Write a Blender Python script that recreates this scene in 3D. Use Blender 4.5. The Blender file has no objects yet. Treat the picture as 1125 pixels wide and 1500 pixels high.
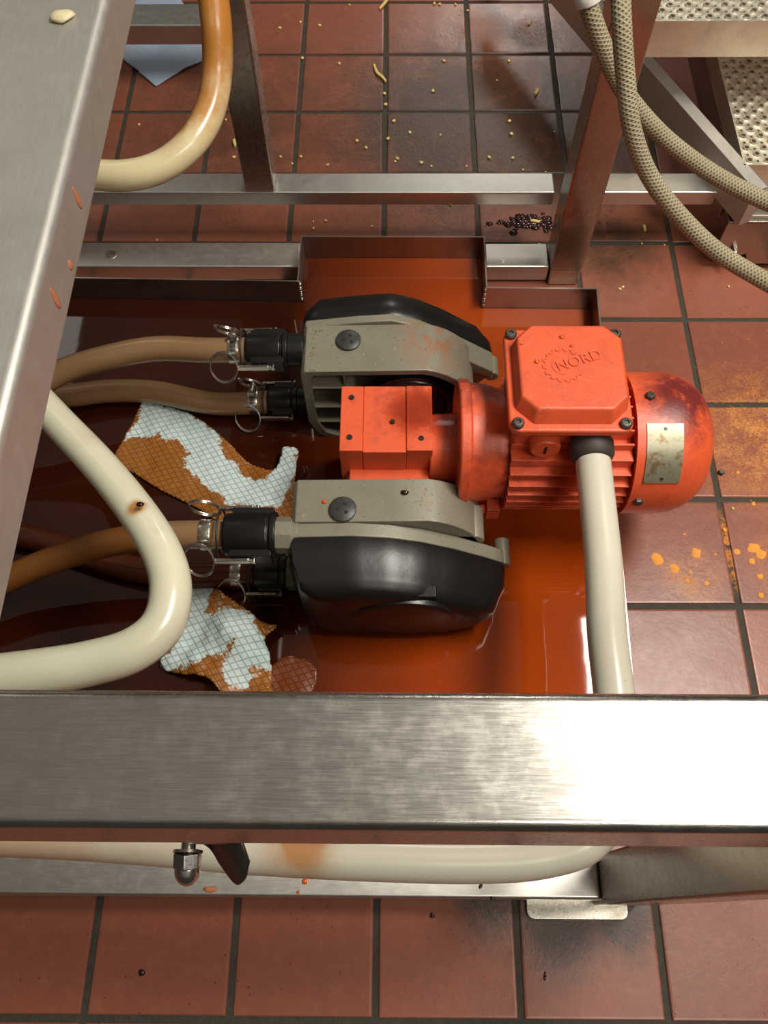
import bpy, bmesh, math, random
from mathutils import Vector, Matrix, Euler, noise
random.seed(7)
S = bpy.context.scene
COL = S.collection
PI = math.pi

# ------------------------------------------------------------------ camera, world, lamps, exposure
cam_d = bpy.data.cameras.new('camera'); cam = bpy.data.objects.new('camera', cam_d); COL.objects.link(cam)
CP = Vector((0.01675, -1.60631, 1.02656)); CF = 1221.55
CR = (Matrix.Rotation(0.024492, 3, 'Z') @ Matrix.Rotation(0.453364, 3, 'X') @ Matrix.Rotation(-0.018085, 3, 'Z'))
cam.matrix_world = Matrix.Translation(CP) @ CR.to_4x4()
cam_d.sensor_fit = 'VERTICAL'; cam_d.sensor_height = 36.0; cam_d.lens = 36.0 * CF / 1500.0
cam_d.clip_start = 0.01
S.camera = cam
S.view_settings.view_transform = 'Standard'; S.view_settings.look = 'None'
S.view_settings.gamma = 1; S.view_settings.exposure = 0.0; S.view_settings.use_curve_mapping = False
W = bpy.data.worlds.new('world'); S.world = W; W.use_nodes = True
W.node_tree.nodes['Background'].inputs[0].default_value = (1.0, 0.90, 0.76, 1)
wn = W.node_tree.nodes; wl = W.node_tree.links      # dim room below, pale lit ceiling overhead
_tc = wn.new('ShaderNodeTexCoord'); _sx = wn.new('ShaderNodeSeparateXYZ'); _mr = wn.new('ShaderNodeMapRange')
wl.new(_tc.outputs['Generated'], _sx.inputs[0]); wl.new(_sx.outputs[2], _mr.inputs[0])
_mr.inputs[1].default_value = .45; _mr.inputs[2].default_value = .85; _mr.inputs[3].default_value = .035; _mr.inputs[4].default_value = .19
wl.new(_mr.outputs[0], wn['Background'].inputs[1])

def area(name, loc, sx, sy, power, col=(1, .95, .86), rot=(0, 0, 0)):
    l = bpy.data.lights.new(name, 'AREA'); l.shape = 'RECTANGLE'; l.size = sx; l.size_y = sy
    l.energy = power; l.color = col
    o = bpy.data.objects.new(name, l); o.location = loc; o.rotation_euler = rot; COL.objects.link(o)
    return o
area('panel_or_fill_light', (1.12, -0.98, 2.5), 0.56, 1.12, 74)
area('panel_or_fill_light', (0.70, 3.60, 2.5), 0.60, 0.60, 44)
area('panel_or_fill_light', (1.05, -2.5, 2.5), 1.12, 0.40, 24)  # fill added behind the camera to brighten front faces and near floor
area('panel_or_fill_light', (-1.9, 1.3, 2.5), 0.56, 1.12, 4)

def at(px, py, z):
    d = CR @ Vector(((px - 562.5) / CF, -(py - 750) / CF, -1.0))
    return CP + d * ((z - CP.z) / d.z)

# ------------------------------------------------------------------ materials
def srgb(r, g, b):
    f = lambda c: (c / 255 / 12.92) if c / 255 <= .04045 else ((c / 255 + .055) / 1.055) ** 2.4
    return (f(r), f(g), f(b), 1)

class Mat:
    def __init__(s, name, base=(.5, .5, .5, 1), rough=.5, metal=0, **kw):
        s.m = bpy.data.materials.new(name); s.m.use_nodes = True
        s.nt = s.m.node_tree; s.N = s.nt.nodes; s.L = s.nt.links
        s.p = s.N['Principled BSDF']
        s.p.inputs['Base Color'].default_value = base
        s.p.inputs['Roughness'].default_value = rough
        s.p.inputs['Metallic'].default_value = metal
        for k, v in kw.items(): s.p.inputs[k.replace('_', ' ')].default_value = v
        s.geo = None
    def n(s, t, **kw):
        x = s.N.new('ShaderNode' + t)
        for k, v in kw.items(): setattr(x, k, v)
        return x
    def coord(s, kind='Object'):
        if kind == 'World':
            return s.n('NewGeometry').outputs['Position']
        return s.n('TexCoord').outputs[kind]
    def mapping(s, vec, scale=(1, 1, 1), loc=(0, 0, 0), rot=(0, 0, 0)):
        m = s.n('Mapping'); s.L.new(vec, m.inputs[0])
        m.inputs['Scale'].default_value = scale; m.inputs['Location'].default_value = loc; m.inputs['Rotation'].default_value = rot
        return m.outputs[0]
    def noise(s, vec, scale, detail=4, rough=.55, dist=0):
        x = s.n('TexNoise'); s.L.new(vec, x.inputs['Vector'])
        x.inputs['Scale'].default_value = scale; x.inputs['Detail'].default_value = detail
        x.inputs['Roughness'].default_value = rough; x.inputs['Distortion'].default_value = dist
        return x.outputs['Fac']
    def vor(s, vec, scale, feature='F1'):
        x = s.n('TexVoronoi', feature=feature); s.L.new(vec, x.inputs['Vector']); x.inputs['Scale'].default_value = scale
        return x.outputs['Distance']
    def ramp(s, fac, a, b, ca=(0, 0, 0, 1), cb=(1, 1, 1, 1)):
        r = s.n('ValToRGB'); s.L.new(fac, r.inputs[0])
        e = r.color_ramp.elements; e[0].position = a; e[0].color = ca; e[1].position = b; e[1].color = cb
        return r.outputs[0]
    def math(s, op, a, b=None, c=None):
        m = s.n('Math', operation=op)
        for i, v in enumerate((a, b, c)):
            if v is None: continue
            if isinstance(v, (int, float)): m.inputs[i].default_value = v
            else: s.L.new(v, m.inputs[i])
        return m.outputs[0]
    def mix(s, fac, a, b, mode='MIX'):
        m = s.n('Mix', data_type='RGBA', blend_type=mode)
        for i, v in ((0, fac), (6, a), (7, b)):
            if isinstance(v, (int, float)): m.inputs[i].default_value = v
            elif isinstance(v, tuple): m.inputs[i].default_value = v
            else: s.L.new(v, m.inputs[i])
        return m.outputs[2]
    def fmix(s, fac, a, b):
        m = s.n('Mix', data_type='FLOAT')
        for i, v in ((0, fac), (2, a), (3, b)):
            if isinstance(v, (int, float)): m.inputs[i].default_value = v
            else: s.L.new(v, m.inputs[i])
        return m.outputs[0]
    def blob(s, vec, c, r0, r1):     # 1 inside r0 of the point c, 0 beyond r1
        v = s.n('VectorMath', operation='DISTANCE'); s.L.new(vec, v.inputs[0]); v.inputs[1].default_value = c
        m = s.n('MapRange'); s.L.new(v.outputs['Value'], m.inputs[0])
        m.inputs[1].default_value = r0; m.inputs[2].default_value = r1; m.inputs[3].default_value = 1; m.inputs[4].default_value = 0
        return m.outputs[0]
    def attr(s, name):
        a = s.n('Attribute', attribute_name=name); return a.outputs['Fac']
    def color(s, v): s.L.new(v, s.p.inputs['Base Color'])
    def rough(s, v): s.L.new(v, s.p.inputs['Roughness'])
    def bump(s, h, strength=.3, dist=.001):
        b = s.n('Bump'); b.inputs['Strength'].default_value = strength; b.inputs['Distance'].default_value = dist
        s.L.new(h, b.inputs['Height']); s.L.new(b.outputs[0], s.p.inputs['Normal'])

def steel(name, base, rough, stretch=(1, 1, 1), grime=.3, bmp=.12, grimecol=srgb(92, 78, 55)):
    m = Mat(name, rough=rough, metal=1)
    c = m.coord('World')
    br = m.noise(m.mapping(c, stretch), 60, 3, .6)
    cl = m.noise(c, 14, 5, .65)
    g = m.ramp(cl, .50, .74)
    sm = m.noise(c, 90, 3, .6)
    b1 = m.mix(br, tuple(x * .86 for x in base[:3]) + (1,), tuple(min(1, x * 1.12) for x in base[:3]) + (1,))
    b2 = m.mix(m.math('MULTIPLY', g, grime), b1, grimecol)
    m.color(b2)
    m.rough(m.math('ADD', m.fmix(br, rough - .05, rough + .08), m.math('MULTIPLY', m.ramp(sm, .45, .7), .05)))
    m.bump(br, bmp, .0006)
    return m.m
M = {}
STEEL = (.60, .57, .52)
M['steel_x'] = steel('brushed stainless along x', STEEL, .235, (1, 22, 22), .16)
M['steel_rail'] = steel('brushed stainless rail', (.66, .64, .59), .36, (1, 22, 22), .15)
M['steel_y'] = steel('brushed stainless along y', (.62, .59, .54), .46, (22, 1, 22), .12)
M['steel_y'].node_tree.nodes['Principled BSDF'].inputs['Metallic'].default_value = .8
M['steel_z'] = steel('brushed stainless upright', (.46, .42, .37), .24, (22, 22, 1), .15, .03)
M['steel_dark'] = steel('dull stainless sheet', (.40, .36, .31), .30, (1, 22, 22), .55)
M['steel_tread'] = steel('pressed galvanised tread', (.80, .75, .62), .42, (6, 6, 6), .3)
M['chrome'] = steel('bright plated steel', (.72, .69, .64), .2, (6, 6, 6), .25)

def m_tile():
    m = Mat('terracotta quarry tile', rough=.3, Specular_IOR_Level=.38)
    c = m.coord('World')
    n1 = m.noise(c, 5, 4, .6); n2 = m.noise(c, 60, 4, .7); n3 = m.noise(c, 17, 6, .72, .6)
    rnd = m.attr('tile_tone')
    a = m.mix(rnd, srgb(130, 74, 56), srgb(148, 86, 65))
    a = m.mix(m.math('MULTIPLY', m.ramp(n1, .35, .7), .45), a, srgb(124, 72, 60))
    a = m.mix(m.math('MULTIPLY', m.ramp(n2, .5, .8), .22), a, srgb(186, 120, 90))
    # black grime trodden into the tiles under the machine and round the foot plate
    d = m.math('MAXIMUM', m.blob(c, (.14, -.34, 0), .10, .36), m.math('MULTIPLY', m.blob(c, (-.25, -.35, 0), .05, .40), .55))
    d = m.math('MAXIMUM', d, m.math('MULTIPLY', m.blob(c, (.29, -.42, 0), .08, .30), .9))
    d = m.math('MAXIMUM', d, m.math('MULTIPLY', m.blob(c, (.36, -.62, 0), .04, .14), .8))
    d = m.math('MAXIMUM', d, m.math('MULTIPLY', m.blob(c, (.20, -1.60, 0), .03, .085), 1.0))
    d = m.math('MAXIMUM', d, m.math('MULTIPLY', m.blob(c, (.27, -1.60, 0), .02, .07), 1.0))
    d = m.math('MAXIMUM', d, m.math('MULTIPLY', m.blob(c, (.13, -1.585, 0), .02, .07), .9))
    g = m.ramp(m.math('ADD', n3, m.math('MULTIPLY', d, .34)), .55, .78)
    a = m.mix(m.math('MULTIPLY', d, .5), a, srgb(92, 64, 48))
    g = m.math('MULTIPLY', g, m.math('MINIMUM', m.math('ADD', d, .08), 1.0))
    a = m.mix(m.math('MULTIPLY', g, .78), a, srgb(50, 42, 31))
    a = m.mix(m.math('MULTIPLY', m.math('MULTIPLY', m.ramp(m.noise(c, 110, 4, .75), .56, .64), m.math('ADD', m.math('MULTIPLY', d, .7), .12)), .9), a, srgb(44, 32, 24))
    spk = m.ramp(m.vor(c, 75), .06, .10, (1, 1, 1, 1), (0, 0, 0, 1))
    a = m.mix(m.math('MULTIPLY', m.math('MULTIPLY', spk, m.ramp(n1, .45, .55)), .75), a, srgb(52, 32, 22))
    # orange powder dusted on the right
    pw = m.math('MAXIMUM', m.blob(c, (.555, -.985, 0), .02, .15), m.math('MULTIPLY', m.blob(c, (.56, -1.19, 0), .01, .085), .8))
    pw = m.math('MAXIMUM', pw, m.math('MULTIPLY', m.blob(c, (.41, -1.20, 0), .005, .055), .75))
    pn = m.noise(c, 240, 3, .8)
    pl = m.noise(c, 24, 4, .7)
    pw = m.math('MULTIPLY', pw, m.ramp(m.math('ADD', m.math('MULTIPLY', pn, .5), m.math('MULTIPLY', pl, .5)), .44, .60))
    a = m.mix(m.math('MULTIPLY', pw, .85), a, srgb(214, 140, 56))
    m.color(a)
    r = m.fmix(n3, .2, .42)
    r = m.fmix(g, r, .30)
    wet = m.math('MAXIMUM', m.blob(c, (.185, -.09, 0), .03, .10), m.math('MAXIMUM', m.blob(c, (.275, -.10, 0), .03, .08), m.math('MULTIPLY', m.blob(c, (.15, -.33, 0), .05, .2), .6)))
    m.rough(m.fmix(m.math('MULTIPLY', wet, .8), m.math('MAXIMUM', r, m.math('MULTIPLY', pw, .85)), .12))
    h = m.math('ADD', m.math('MULTIPLY', n2, .5), m.math('ADD', m.math('MULTIPLY', g, .6), m.math('MULTIPLY', m.math('MULTIPLY', m.noise(c, 130, 5, .8), m.math('MAXIMUM', d, wet)), 1.4)))
    m.bump(h, .45, .0012)
    return m.m
M['tile'] = m_tile()
def m_grout():
    m = Mat('dark grout', rough=.75)
    c = m.coord('World'); n = m.noise(c, 90, 5, .7)
    a = m.mix(n, srgb(32, 30, 26), srgb(74, 68, 54))
    pw = m.math('MULTIPLY', m.blob(c, (.478, -1.16, 0), .03, .07), m.ramp(m.noise(c, 120, 3, .8), .42, .56))
    m.color(m.mix(pw, a, srgb(190, 118, 44)))
    m.bump(n, .8, .003); return m.m
M['grout'] = m_grout()
def m_liquid():
    m = Mat('orange brown liquid', rough=.035, IOR=1.42, Coat_Weight=.25, Coat_Roughness=.02)
    c = m.coord('World'); n = m.noise(c, 9, 3, .5); s = m.noise(c, 160, 3, .6)
    a = m.mix(n, srgb(142, 50, 9), srgb(166, 68, 12))
    a = m.mix(m.math('MULTIPLY', m.ramp(s, .62, .75), .3), a, srgb(178, 92, 40))
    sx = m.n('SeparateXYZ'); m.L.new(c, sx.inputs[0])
    left_dark = m.ramp(m.math('ADD', m.math('MULTIPLY', sx.outputs[0], -1.0), m.math('MULTIPLY', m.noise(c, 5, 3, .5), .12)), -.06, .20)  # base colour gets darker from right to left across the tray
    a = m.mix(m.math('MULTIPLY', left_dark, .96), a, srgb(34, 11, 5))
    m.color(a); m.bump(m.noise(c, 22, 2, .5), .03, .002)
    return m.m
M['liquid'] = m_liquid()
def m_orange():
    m = Mat('chipped orange enamel', rough=.34)
    c = m.coord('World')
    n = m.noise(c, 34, 8, .74, .5); f = m.noise(c, 140, 5, .75)
    a = m.mix(m.noise(c, 9, 3), srgb(214, 82, 44), srgb(228, 98, 56))
    dirt = m.math('MAXIMUM', m.blob(c, tuple(at(1000, 585, .235)), .02, .065), m.math('MULTIPLY', m.blob(c, (.11, -1.04, .23), .01, .08), .8))
    dirt = m.math('MAXIMUM', dirt, m.math('MULTIPLY', m.blob(c, (.045, -1.06, .19), .02, .07), .35))
    dirt = m.math('MAXIMUM', dirt, m.math('MULTIPLY', m.blob(c, (.16, -1.15, .17), .01, .10), .5))
    k = m.math('MULTIPLY', m.ramp(m.math('ADD', n, m.math('MULTIPLY', dirt, .26)), .50, .72), m.math('ADD', m.math('MULTIPLY', dirt, .75), .34))
    a = m.mix(k, a, srgb(112, 38, 34))
    sy = m.n('SeparateXYZ'); m.L.new(c, sy.inputs[0])
    edge = m.math('MULTIPLY', m.math('LESS_THAN', m.math('ABSOLUTE', m.math('ADD', sy.outputs[1], 1.1345)), .0028), m.math('GREATER_THAN', sy.outputs[2], .292))
    f = m.math('ADD', f, m.math('MULTIPLY', edge, .10))
    ch = m.ramp(m.math('ADD', m.math('MULTIPLY', f, .6), m.math('MULTIPLY', n, .4)), .64, .66)
    a = m.mix(m.math('MULTIPLY', ch, .8), a, srgb(84, 72, 60))
    wb = m.math('MAXIMUM', m.blob(c, tuple(at(608, 600, .19)), .018, .042), m.blob(c, tuple(at(648, 625, .18)), .01, .034))
    wt = m.math('MULTIPLY', wb, m.ramp(m.math('ADD', m.noise(c, 60, 5, .7), m.math('MULTIPLY', wb, .32)), .50, .66))
    a = m.mix(m.math('MULTIPLY', wt, .75), a, srgb(132, 36, 16))
    m.color(a); m.rough(m.fmix(wt, m.fmix(n, .24, .48), .08)); m.bump(m.math('ADD', m.math('MULTIPLY', f, .5), n), .45, .0014)
    return m.m
M['orange'] = m_orange()
def m_grey():
    m = Mat('grey painted casting', rough=.42, metal=.15)
    c = m.coord('World'); n = m.noise(c, 26, 6, .7); f = m.noise(c, 260, 3, .7)
    a = m.mix(n, srgb(118, 112, 96), srgb(142, 137, 120))
    r = m.math('MULTIPLY', m.blob(c, (.065, -.95, .17), .01, .055), m.ramp(m.noise(c, 40, 4, .7), .44, .58))
    a = m.mix(m.math('MULTIPLY', r, .7), a, srgb(158, 94, 56))
    a = m.mix(m.math('MULTIPLY', m.ramp(n, .6, .75), .5), a, srgb(122, 96, 56))
    a = m.mix(m.math('MULTIPLY', m.ramp(m.math('ADD', m.math('MULTIPLY', f, .7), m.math('MULTIPLY', n, .3)), .585, .635), .75), a, srgb(74, 54, 36))
    a = m.mix(m.math('MULTIPLY', m.ramp(m.noise(c, 130, 4, .7), .66, .70), .6), a, srgb(178, 174, 160))
    m.color(a); m.rough(m.fmix(n, .32, .5)); m.bump(f, .25, .0006); return m.m
M['grey'] = m_grey()
def simple(name, col, rough=.4, metal=0, sc=60, amt=.25, bump=.15, **kw):
    m = Mat(name, rough=rough, metal=metal, **kw); c = m.coord('World'); n = m.noise(c, sc, 5, .65)
    m.color(m.mix(n, tuple(x * (1 - amt) for x in col[:3]) + (1,), tuple(min(1, x * (1 + amt)) for x in col[:3]) + (1,)))
    if bump: m.bump(n, bump, .0008)
    return m.m
M['black'] = simple('black moulded plastic', srgb(20, 19, 18), .33, sc=140, bump=.18)
M['plug'] = simple('worn black plug', srgb(52, 51, 49), .4, sc=120, bump=.6, amt=.5)
M['black_rubber'] = simple('black rubber', srgb(30, 27, 24), .55)
M['gland'] = simple('grimy dark gland', srgb(58, 48, 42), .6, sc=120, bump=.6)
M['dark_bolt'] = simple('dark greasy bolt steel', (.10, .085, .07), .42, .7, sc=200, bump=.4)
M['hole'] = simple('bore', (.01, .008, .006), .8)
M['crumb'] = simple('pale cheese crumb', srgb(222, 196, 122), .6, sc=200)
M['butter'] = simple('butter smear', srgb(214, 202, 164), .45, sc=80, bump=.4)
M['powder'] = simple('orange spice powder', srgb(226, 150, 62), .9, sc=300, amt=.3)
M['orange_drop'] = simple('orange sauce', srgb(206, 84, 20), .15)
M['smear'] = simple('dried orange smear', srgb(186, 112, 70), .6)
M['goo'] = simple('wet dark residue', srgb(46, 22, 18), .08, sc=200)
M['white_tape'] = simple('white sleeve', srgb(214, 208, 200), .5)
M['nickel'] = steel('worn nickel', (.62, .58, .50), .26, (6, 6, 6), .5)
def m_hose(name, blobs, base=srgb(222, 214, 178), stain=srgb(176, 112, 40)):
    m = Mat(name, rough=.28, Coat_Weight=.3, Coat_Roughness=.15)
    c = m.coord('World'); n = m.noise(c, 30, 5, .7); f = m.noise(c, 170, 3, .7)
    a = m.mix(n, base, tuple(x * .9 for x in base[:3]) + (1,))
    for (p, r0, r1, k) in blobs:
        b = m.math('MULTIPLY', m.ramp(m.math('ADD', m.math('MULTIPLY', n, .8), m.math('MULTIPLY', m.blob(c, p, r0, r1), .6)), .50, .92), m.blob(c, p, r0 * 1.4, r1 * 1.3))
        a = m.mix(m.math('MULTIPLY', b, k), a, stain)
    a = m.mix(m.math('MULTIPLY', m.ramp(f, .70, .76), .5), a, srgb(140, 84, 36))
    m.color(a); m.bump(n, .08, .001)
    return m.m
M['conduit'] = m_hose('pale grey conduit', [((-.06, -1.55, .27), .01, .05, .85), ((-.33, -1.56, .27), .03, .24, .5)], srgb(212, 206, 186))
def m_clear():
    m = Mat('translucent braided hose', rough=.22, Coat_Weight=.4, Coat_Roughness=.12)
    uv = m.n('UVMap', uv_map='uv').outputs[0]
    w = m.n('TexWave', wave_type='BANDS', bands_direction='DIAGONAL'); m.L.new(m.mapping(uv, (46, 480, 1)), w.inputs[0]); w.inputs['Scale'].default_value = 1
    c = m.coord('World'); n = m.noise(c, 20, 4)
    a = m.mix(n, srgb(118, 88, 58), srgb(140, 108, 76))
    a = m.mix(m.math('MULTIPLY', w.outputs['Fac'], .22), a, srgb(176, 148, 112))
    low = m.n('SeparateXYZ'); m.L.new(c, low.inputs[0])
    a = m.mix(m.math('MULTIPLY', m.ramp(m.attr('fill'), .2, .9), .85), a, srgb(120, 68, 16))
    m.color(a); m.bump(w.outputs['Fac'], .1, .0005); return m.m
M['clear_hose'] = m_clear()
M['dark_hose'] = simple('darker brown hose', srgb(78, 36, 18), .2, sc=120, amt=.2)  # plain colour, darker than the other braided hoses
def m_braid():
    m = Mat('braided beige sleeve', rough=.7)
    uv = m.n('UVMap', uv_map='uv').outputs[0]
    sp = m.n('SeparateXYZ'); m.L.new(uv, sp.inputs[0])
    u = m.math('MULTIPLY', sp.outputs[0], 2 * PI * 8); v = m.math('MULTIPLY', sp.outputs[1], 2 * PI * 235)
    a = m.math('SINE', m.math('ADD', u, v)); b = m.math('SINE', m.math('SUBTRACT', u, v))
    h = m.math('MAXIMUM', a, b)
    h2 = m.math('MULTIPLY', m.math('ADD', h, 1), .5)
    c = m.coord('World'); n = m.noise(c, 35, 4)
    col = m.mix(h2, srgb(112, 98, 72), m.mix(n, srgb(150, 138, 106), srgb(186, 176, 146)))
    m.color(col); m.bump(h2, .8, .0015); return m.m
M['braid'] = m_braid()
def m_wipe(name, clean, soak, wet=.0):
    m = Mat(name, rough=.75)
    uv = m.n('UVMap', uv_map='uv').outputs[0]
    sp = m.n('SeparateXYZ'); m.L.new(uv, sp.inputs[0])
    k = 2 * PI / .0098
    u = m.math('MULTIPLY', sp.outputs[0], k * .75); v = m.math('MULTIPLY', sp.outputs[1], k)
    a = m.math('ABSOLUTE', m.math('SINE', m.math('MULTIPLY', m.math('ADD', u, v), .5)))
    b = m.math('ABSOLUTE', m.math('SINE', m.math('MULTIPLY', m.math('SUBTRACT', u, v), .5)))
    ln = m.ramp(m.math('MINIMUM', a, b), .08, .42)
    c = m.coord('World'); n = m.noise(c, 36, 5, .7)
    st = m.ramp(m.math('ADD', m.attr('stain'), m.math('MULTIPLY', m.math('SUBTRACT', n, .5), 1.7)), .45, .54)
    base = m.mix(ln, tuple(x * .62 for x in clean[:3]) + (1,), clean)
    g = m.mix(m.math('MULTIPLY', m.ramp(m.noise(c, 18, 3), .52, .62), .45), base, m.mix(ln, srgb(120, 184, 176), clean))
    br = m.mix(ln, tuple(x * .55 for x in soak[:3]) + (1,), m.mix(n, soak, tuple(x * .7 for x in soak[:3]) + (1,)))
    m.color(m.mix(st, g, br)); m.rough(m.fmix(st, .8, .35)); m.bump(ln, .5, .0012)
    return m.m
M['wipe'] = m_wipe('patterned absorbent wipe', srgb(196, 210, 206), srgb(160, 98, 34))
M['wipe_wet'] = m_wipe('soaked absorbent wipe', srgb(170, 100, 40), srgb(120, 56, 14))
M['blue_paper'] = simple('pale blue paper', srgb(150, 164, 184), .7, sc=40, amt=.12, bump=.3)
def m_plate():
    m = Mat('stained metal nameplate', rough=.42, metal=.6)
    c = m.coord('World'); n = m.noise(c, 70, 5, .7)
    a = m.mix(m.noise(c, 300, 3), srgb(146, 142, 120), srgb(168, 163, 140))
    m.color(m.mix(m.math('MULTIPLY', m.ramp(n, .5, .62), .8), a, srgb(128, 92, 44))); return m.m
M['nameplate'] = m_plate()

# ------------------------------------------------------------------ mesh helpers
def finish(name, bm, mat, parent=None, bev=0, seg=2, smooth=True, loc=None):
    me = bpy.data.meshes.new(name)
    bmesh.ops.recalc_face_normals(bm, faces=bm.faces)
    bm.to_mesh(me); bm.free()
    mats = mat if isinstance(mat, (list, tuple)) else [mat]
    for x in mats: me.materials.append(x if not isinstance(x, str) else M[x])
    o = bpy.data.objects.new(name, me); COL.objects.link(o)
    if smooth:
        for p in me.polygons: p.use_smooth = True
    if bev:
        b = o.modifiers.new('bevel', 'BEVEL'); b.width = bev; b.segments = seg; b.limit_method = 'ANGLE'
        b.angle_limit = math.radians(35); b.harden_normals = True
    elif smooth:
        try: me.set_sharp_from_angle(angle=math.radians(38))
        except Exception: pass
    if loc is not None:
        v = Vector(loc)
        me.transform(Matrix.Translation(-v)); o.location = v
    if parent is not None:
        o.parent = parent
        if loc is None: o.matrix_parent_inverse = Matrix.Translation(-parent.location)
        else: o.location = Vector(loc) - parent.location
    return o
def tag(o, label, cat, group=None, kind=None):
    o['label'] = label; o['category'] = cat
    if group: o['group'] = group
    if kind: o['kind'] = kind
    return o
def empty(name, loc, label, cat, group=None):
    o = bpy.data.objects.new(name, None); o.empty_display_size = .02; o.location = loc; COL.objects.link(o)
    return tag(o, label, cat, group)
def NB(): return bmesh.new()
def box(bm, a, b, mi=0, mat=None):
    x0, y0, z0 = a; x1, y1, z1 = b
    vs = [bm.verts.new(p) for p in ((x0, y0, z0), (x1, y0, z0), (x1, y1, z0), (x0, y1, z0), (x0, y0, z1), (x1, y0, z1), (x1, y1, z1), (x0, y1, z1))]
    if mat is not None:
        for v in vs: v.co = mat @ v.co
    for f in ((0, 3, 2, 1), (4, 5, 6, 7), (0, 1, 5, 4), (1, 2, 6, 5), (2, 3, 7, 6), (3, 0, 4, 7)):
        bm.faces.new([vs[i] for i in f]).material_index = mi
    return vs
def frame(d):
    d = Vector(d).normalized()
    up = Vector((0, 0, 1)) if abs(d.z) < .95 else Vector((1, 0, 0))
    a = d.cross(up).normalized(); b = a.cross(d).normalized()
    return d, a, b
def lathe(bm, p0, d, prof, n=32, mi=0, caps=True, ph=0):
    """profile [(t along d, radius)] turned about the axis from p0"""
    d, a, b = frame(d); p0 = Vector(p0); rings = []
    for t, r in prof:
        rings.append([bm.verts.new(p0 + d * t + (a * math.cos(ph + 2 * PI * i / n) + b * math.sin(ph + 2 * PI * i / n)) * max(r, 1e-5)) for i in range(n)])
    for q, w in zip(rings, rings[1:]):
        for i in range(n): bm.faces.new((q[i], q[(i + 1) % n], w[(i + 1) % n], w[i])).material_index = mi
    if caps:
        bm.faces.new(rings[0][::-1]).material_index = mi; bm.faces.new(rings[-1]).material_index = mi
def cyl(bm, p0, p1, r, n=28, mi=0):
    p0, p1 = Vector(p0), Vector(p1); lathe(bm, p0, p1 - p0, [(0, r), ((p1 - p0).length, r)], n, mi)
def torus(bm, c, nrm, R, r, n=40, m=10, a0=0, a1=2 * PI, sx=1.0):
    d, a, b = frame(nrm); c = Vector(c); full = abs(a1 - a0 - 2 * PI) < 1e-4; rings = []
    for i in range(n if full else n + 1):
        t = a0 + (a1 - a0) * i / n; e = a * math.cos(t) * sx + b * math.sin(t)
        rings.append([bm.verts.new(c + e * R + (e * math.cos(2 * PI * j / m) + d * math.sin(2 * PI * j / m)) * r) for j in range(m)])
    k = len(rings)
    for i in range(k if full else k - 1):
        q, w = rings[i], rings[(i + 1) % k]
        for j in range(m): bm.faces.new((q[j], q[(j + 1) % m], w[(j + 1) % m], w[j]))
def prism(bm, pts, axis, a, b, mi=0):
    """2-D outline extruded along an axis: 'Z' (x,y), 'Y' (x,z) or 'X' (y,z)"""
    def P(u, v, w): return (u, v, w) if axis == 'Z' else ((u, w, v) if axis == 'Y' else (w, u, v))
    A = [bm.verts.new(P(u, v, a)) for u, v in pts]; B = [bm.verts.new(P(u, v, b)) for u, v in pts]; n = len(pts)
    bm.faces.new(A[::-1]).material_index = mi; bm.faces.new(B).material_index = mi
    for i in range(n): bm.faces.new((A[i], A[(i + 1) % n], B[(i + 1) % n], B[i])).material_index = mi
def area2(pts): return sum(p[0] * q[1] - q[0] * p[1] for p, q in zip(pts, pts[1:] + pts[:1])) / 2
def inset(pts, d):
    s = 1 if area2(pts) > 0 else -1; out = []; n = len(pts)
    for i in range(n):
        p, q, r = Vector(pts[i - 1]), Vector(pts[i]), Vector(pts[(i + 1) % n])
        e1 = (q - p).normalized(); e2 = (r - q).normalized()
        n1 = Vector((-e1.y, e1.x)) * s; n2 = Vector((-e2.y, e2.x)) * s
        k = (n1 + n2); k = k / max(.35, 1 + n1.dot(n2))
        out.append(tuple(q + k * d))
    return out
def loft(bm, sections, axis='Y', caps=(True, True), mi=0):
    """sections [(w, outline)] with equal point counts"""
    def P(u, v, w): return (u, v, w) if axis == 'Z' else ((u, w, v) if axis == 'Y' else (w, u, v))
    R = [[bm.verts.new(P(u, v, w)) for u, v in pts] for w, pts in sections]; n = len(R[0])
    for q, w in zip(R, R[1:]):
        for i in range(n): bm.faces.new((q[i], q[(i + 1) % n], w[(i + 1) % n], w[i])).material_index = mi
    if caps[0]: bm.faces.new(R[0][::-1]).material_index = mi
    if caps[1]: bm.faces.new(R[-1]).material_index = mi
def crspline(P, per=14):
    P = [Vector(p) for p in P]; Q = [P[0] * 2 - P[1]] + P + [P[-1] * 2 - P[-2]]; out = []
    for i in range(1, len(Q) - 2):
        a, b, c, d = Q[i - 1], Q[i], Q[i + 1], Q[i + 2]
        for k in range(per):
            t = k / per
            out.append(.5 * ((2 * b) + (c - a) * t + (2 * a - 5 * b + 4 * c - d) * t * t + (3 * b - a - 3 * c + d) * t ** 3))
    out.append(P[-1]); return out
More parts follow.
